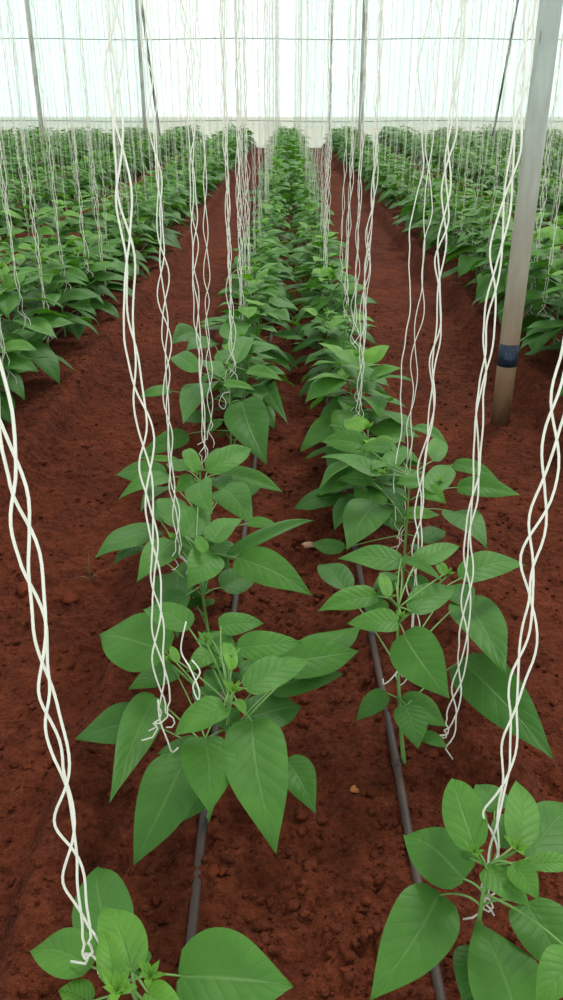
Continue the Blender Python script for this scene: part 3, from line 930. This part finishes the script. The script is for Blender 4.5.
# twines measured in the photograph: lower end (px), distance, strands, label
near_tw = [
    (95, 985, T_A.y + 0.02, 3, 0.0020, 'thick white twine at the left edge ending in the lower left plant', 0.0135, 0.30),
    (168, 745, T_B.y + 0.02, 3, 0.0017, 'long white three-strand twine ending left of the large left-row plant', 0.0125, 0.27),
    (181, 578, T_C.y + 0.02, 3, 0.0015, 'white twine with frayed lower end over the left shoot of the curled-leaf plant', 0.0085, 0.22),
    (205, 472, T_D.y + 0.03, 3, 0.0015, 'white twine hanging into the bright centre of the fourth left-row plant', 0.0085, 0.24),
    (213, 448, T_D.y + 0.42, 2, 0.0015, 'thin white twine just right of the one over the fourth left-row plant', 0.0075, 0.22),
    (480, 925, T_P.y + 0.03, 3, 0.0018, 'long white twine at the right edge looping into the lower right plant', 0.0120, 0.27),
    (440, 792, T_Q.y - 0.06, 3, 0.0018, 'white twine crossing the thick post and ending above the lower right plant', 0.0120, 0.30),
    (406, 695, T_Q.y + 0.16, 3, 0.0017, 'white twine falling through the wide right-row plant to the hose', 0.0105, 0.24),
    (392, 550, T_R.y + 0.05, 1, 0.0017, 'single wavy white twine beside the braided ones over the right row', 0.012, 0.34),
    (401, 556, T_R.y + 0.10, 2, 0.0014, 'thin twine of two strands behind the braided one over the right row', 0.009, 0.30),
    (360, 432, T_R.y + 0.62, 3, 0.0016, 'white twine with curled ends over the fourth plant of the right row', 0.0100, 0.26),
]
used_y = {('L'): [], ('R'): []}
for i, (px, py, yy, n, r, lab, amp, per) in enumerate(near_tw):
    p = on_y(px, py, yy)
    zb = max(p.z, 0.03)
    twine(p.x, yy, zb, lab, n, 40 + i, r, amp, per, tail=0.10, curl=0.9)
# broken ends of the twine in the wide left plant
def scrap(points, y, r, label):
    pts = [on_y(px, py, y + dy) for px, py, dy in points]
    sm = []
    for i in range(len(pts) - 1):
        a_, b_ = pts[i], pts[i + 1]; p0 = pts[max(i - 1, 0)]; p3 = pts[min(i + 2, len(pts) - 1)]
        for q in range(6):
            t = q / 6
            sm.append(0.5 * ((2 * a_) + (b_ - p0) * t + (2 * p0 - 5 * a_ + 4 * b_ - p3) * t * t + (3 * a_ - p0 - 3 * b_ + p3) * t ** 3))
    sm.append(pts[-1])
    m_ = MB(); tube(m_, [q - sm[0] for q in sm], r, 6)
    tag(link('twine_scrap', m_.mesh('twine_scrap', TWINE), loc=sm[0]), label, 'twine')
scrap([(186, 622, 0), (181, 650, 0.01), (190, 668, 0), (199, 690, -.01), (198, 700, 0), (193, 686, .01), (200, 672, 0), (192, 660, 0)], T_B.y - 0.03, 0.0013, 'curled loose twine end hooked among the leaves of the large left-row plant')
scrap([(158, 700, 0), (160, 720, 0), (168, 742, 0), (172, 752, .01), (178, 748, 0)], T_B.y - 0.02, 0.0014, 'short hanging twine tail beside the drooping left leaves of the large plant')
scrap([(401, 640, 0), (400, 665, 0), (392, 678, -.01), (384, 684, 0), (383, 679, 0)], T_Q.y - 0.05, 0.0014, 'frayed twine end hanging just right of the right drip hose')
scrap([(222, 396, 0), (226, 402, 0), (224, 409, 0), (219, 404, 0), (223, 394, 0), (230, 392, 0)], T_E.y - 0.08, 0.0011, 'small curled twine loop beside the broad dark hanging leaf')

TW = []
for k in range(8):
    n = 2 if k in (1, 4, 6) else 3
    L = WIRE_Z - (0.14, 0.20, 0.10, 0.26, 0.17, 0.08, 0.28, 0.12)[k]
    paths = strand_paths(L, n, 300 + k, 0.010, 0.26 + 0.02 * (k % 3), tail=0.20, step=0.028, curl=1.5, kink=1.6)
    strands = []
    for pts in paths:
        m_ = MB(); tube(m_, pts, 0.0015, 5, cap=False); strands.append(m_.mesh('strand', TWINE))
    al = MB()
    for pts in strand_paths(L, n, 300 + k, 0.010, 0.28, tail=0.20, step=0.05, curl=1.5, kink=3.0): tube(al, pts, 0.0011, 3, cap=False)
    TW.append((L, strands, al.mesh('trellis_twine', TWINE), al))
tsites = []
for b, s in ROWS:
    x0 = b + s + tw_off[(b, s)]
    if b == 0.04: y = T_E.y + 0.05 if s < 0 else T_R.y + 0.95
    else: y = max(0.9, (abs(x0) - 0.5) / 0.355 + 0.3)
    k = 0
    while y < WALL_Y - 0.9:
        if abs(x0) < half_width(y): 
            tsites.append((y + rp.uniform(-.05, .05), x0 + rp.uniform(-.035, .035), b, s, k)); k += 1
        y += 0.385
tsites.sort(key=lambda q: q[0])
tproto = {}
tstuff = MB()
for idx, (y, x, b, s, k) in enumerate(tsites):
    v = rp.randrange(len(TW)); L, strands, far_me, far_mb = TW[v]
    z = WIRE_Z - L + 0.0
    if idx < 280:
        rz = rp.uniform(0, 6.28)
        off = (5 if s < 0 else 6) if b == 0.04 else 0
        if k + off < 12: label = f'white twine, {ORD[k + off]} from the front over the {side_phrase(b, s)}'
        else: label = f'white twine beyond the twelfth over the {side_phrase(b, s)}'
        if y < 5.5:
            if v not in tproto:
                rt = root('trellis_twine', (x, y, z)); ch = [link('strand', me, rt) for me in strands]; tproto[v] = (rt, ch)
            else:
                rt0, ch0 = tproto[v]; rt = rt0.copy(); COL.objects.link(rt)
                for c0 in ch0:
                    c = c0.copy(); COL.objects.link(c); c.parent = rt
        else:
            rt = link('trellis_twine', far_me)
        rt.location = (x, y, z); rt.rotation_euler = (0, 0, rz)
        tag(rt, label, 'twine', 'twines over the ' + side_phrase(b, s))
    else:
        tstuff.merge(far_mb, (x, y, z), rp.uniform(0, 6.28), 1.0)
tag(link('trellis_twines_far', tstuff.mesh('trellis_twines_far', TWINE)), 'far mass of white twines hanging before the film wall', 'twines', kind='stuff')

# ------------------------------------------------------------------ daylight: bright overcast sky
w_ = bpy.data.worlds.new('overcast'); SC.world = w_; w_.use_nodes = True
nt = w_.node_tree; nt.nodes.clear()
wo = nt.nodes.new('ShaderNodeOutputWorld'); bg = nt.nodes.new('ShaderNodeBackground')
tc = nt.nodes.new('ShaderNodeTexCoord'); sp = nt.nodes.new('ShaderNodeSeparateXYZ'); nt.links.new(tc.outputs['Generated'], sp.inputs[0])
rm = nt.nodes.new('ShaderNodeValToRGB'); e = rm.color_ramp.elements
e[0].position = 0.0; e[0].color = (1.45, 1.58, 1.55, 1); e[1].position = 0.75; e[1].color = (0.92, 0.92, 0.89, 1)
nt.links.new(sp.outputs[2], rm.inputs[0]); nt.links.new(rm.outputs[0], bg.inputs[0])
bg.inputs[1].default_value = 1.0
nt.links.new(bg.outputs[0], wo.inputs[0])
sun = bpy.data.lights.new('veiled_sun', 'SUN'); sun.energy = 2.0; sun.angle = math.radians(18); sun.color = (1.0, 0.98, 0.93)
so = bpy.data.objects.new('veiled_sun', sun); COL.objects.link(so); so.rotation_euler = (math.radians(-30), math.radians(22), 0); so.location = (0, 8, 9)

# ------------------------------------------------------------------ camera
cam = bpy.data.cameras.new('camera'); co = bpy.data.objects.new('camera', cam); COL.objects.link(co)
cam.sensor_fit = 'VERTICAL'; cam.sensor_height = 24.0; cam.sensor_width = 24.0; cam.lens = 24.0 * F
cam.clip_start = 0.05; cam.clip_end = 300
co.location = EYE; co.rotation_euler = (math.pi / 2 - PITCH, 0, YAW)
SC.camera = co
vs_ = SC.view_settings
vs_.view_transform = 'Standard'; vs_.look = 'None'; vs_.gamma = 1.0; vs_.exposure = 0.1; vs_.use_curve_mapping = False
SC.cycles.use_denoising = True
SC.cycles.max_bounces = 8
print('rows', [(round(t.x, 3), round(t.y, 3)) for t in (T_A, T_B, T_C, T_D, T_E, T_P, T_Q, T_R)], 'plants', len(sites), 'twines', len(tsites))
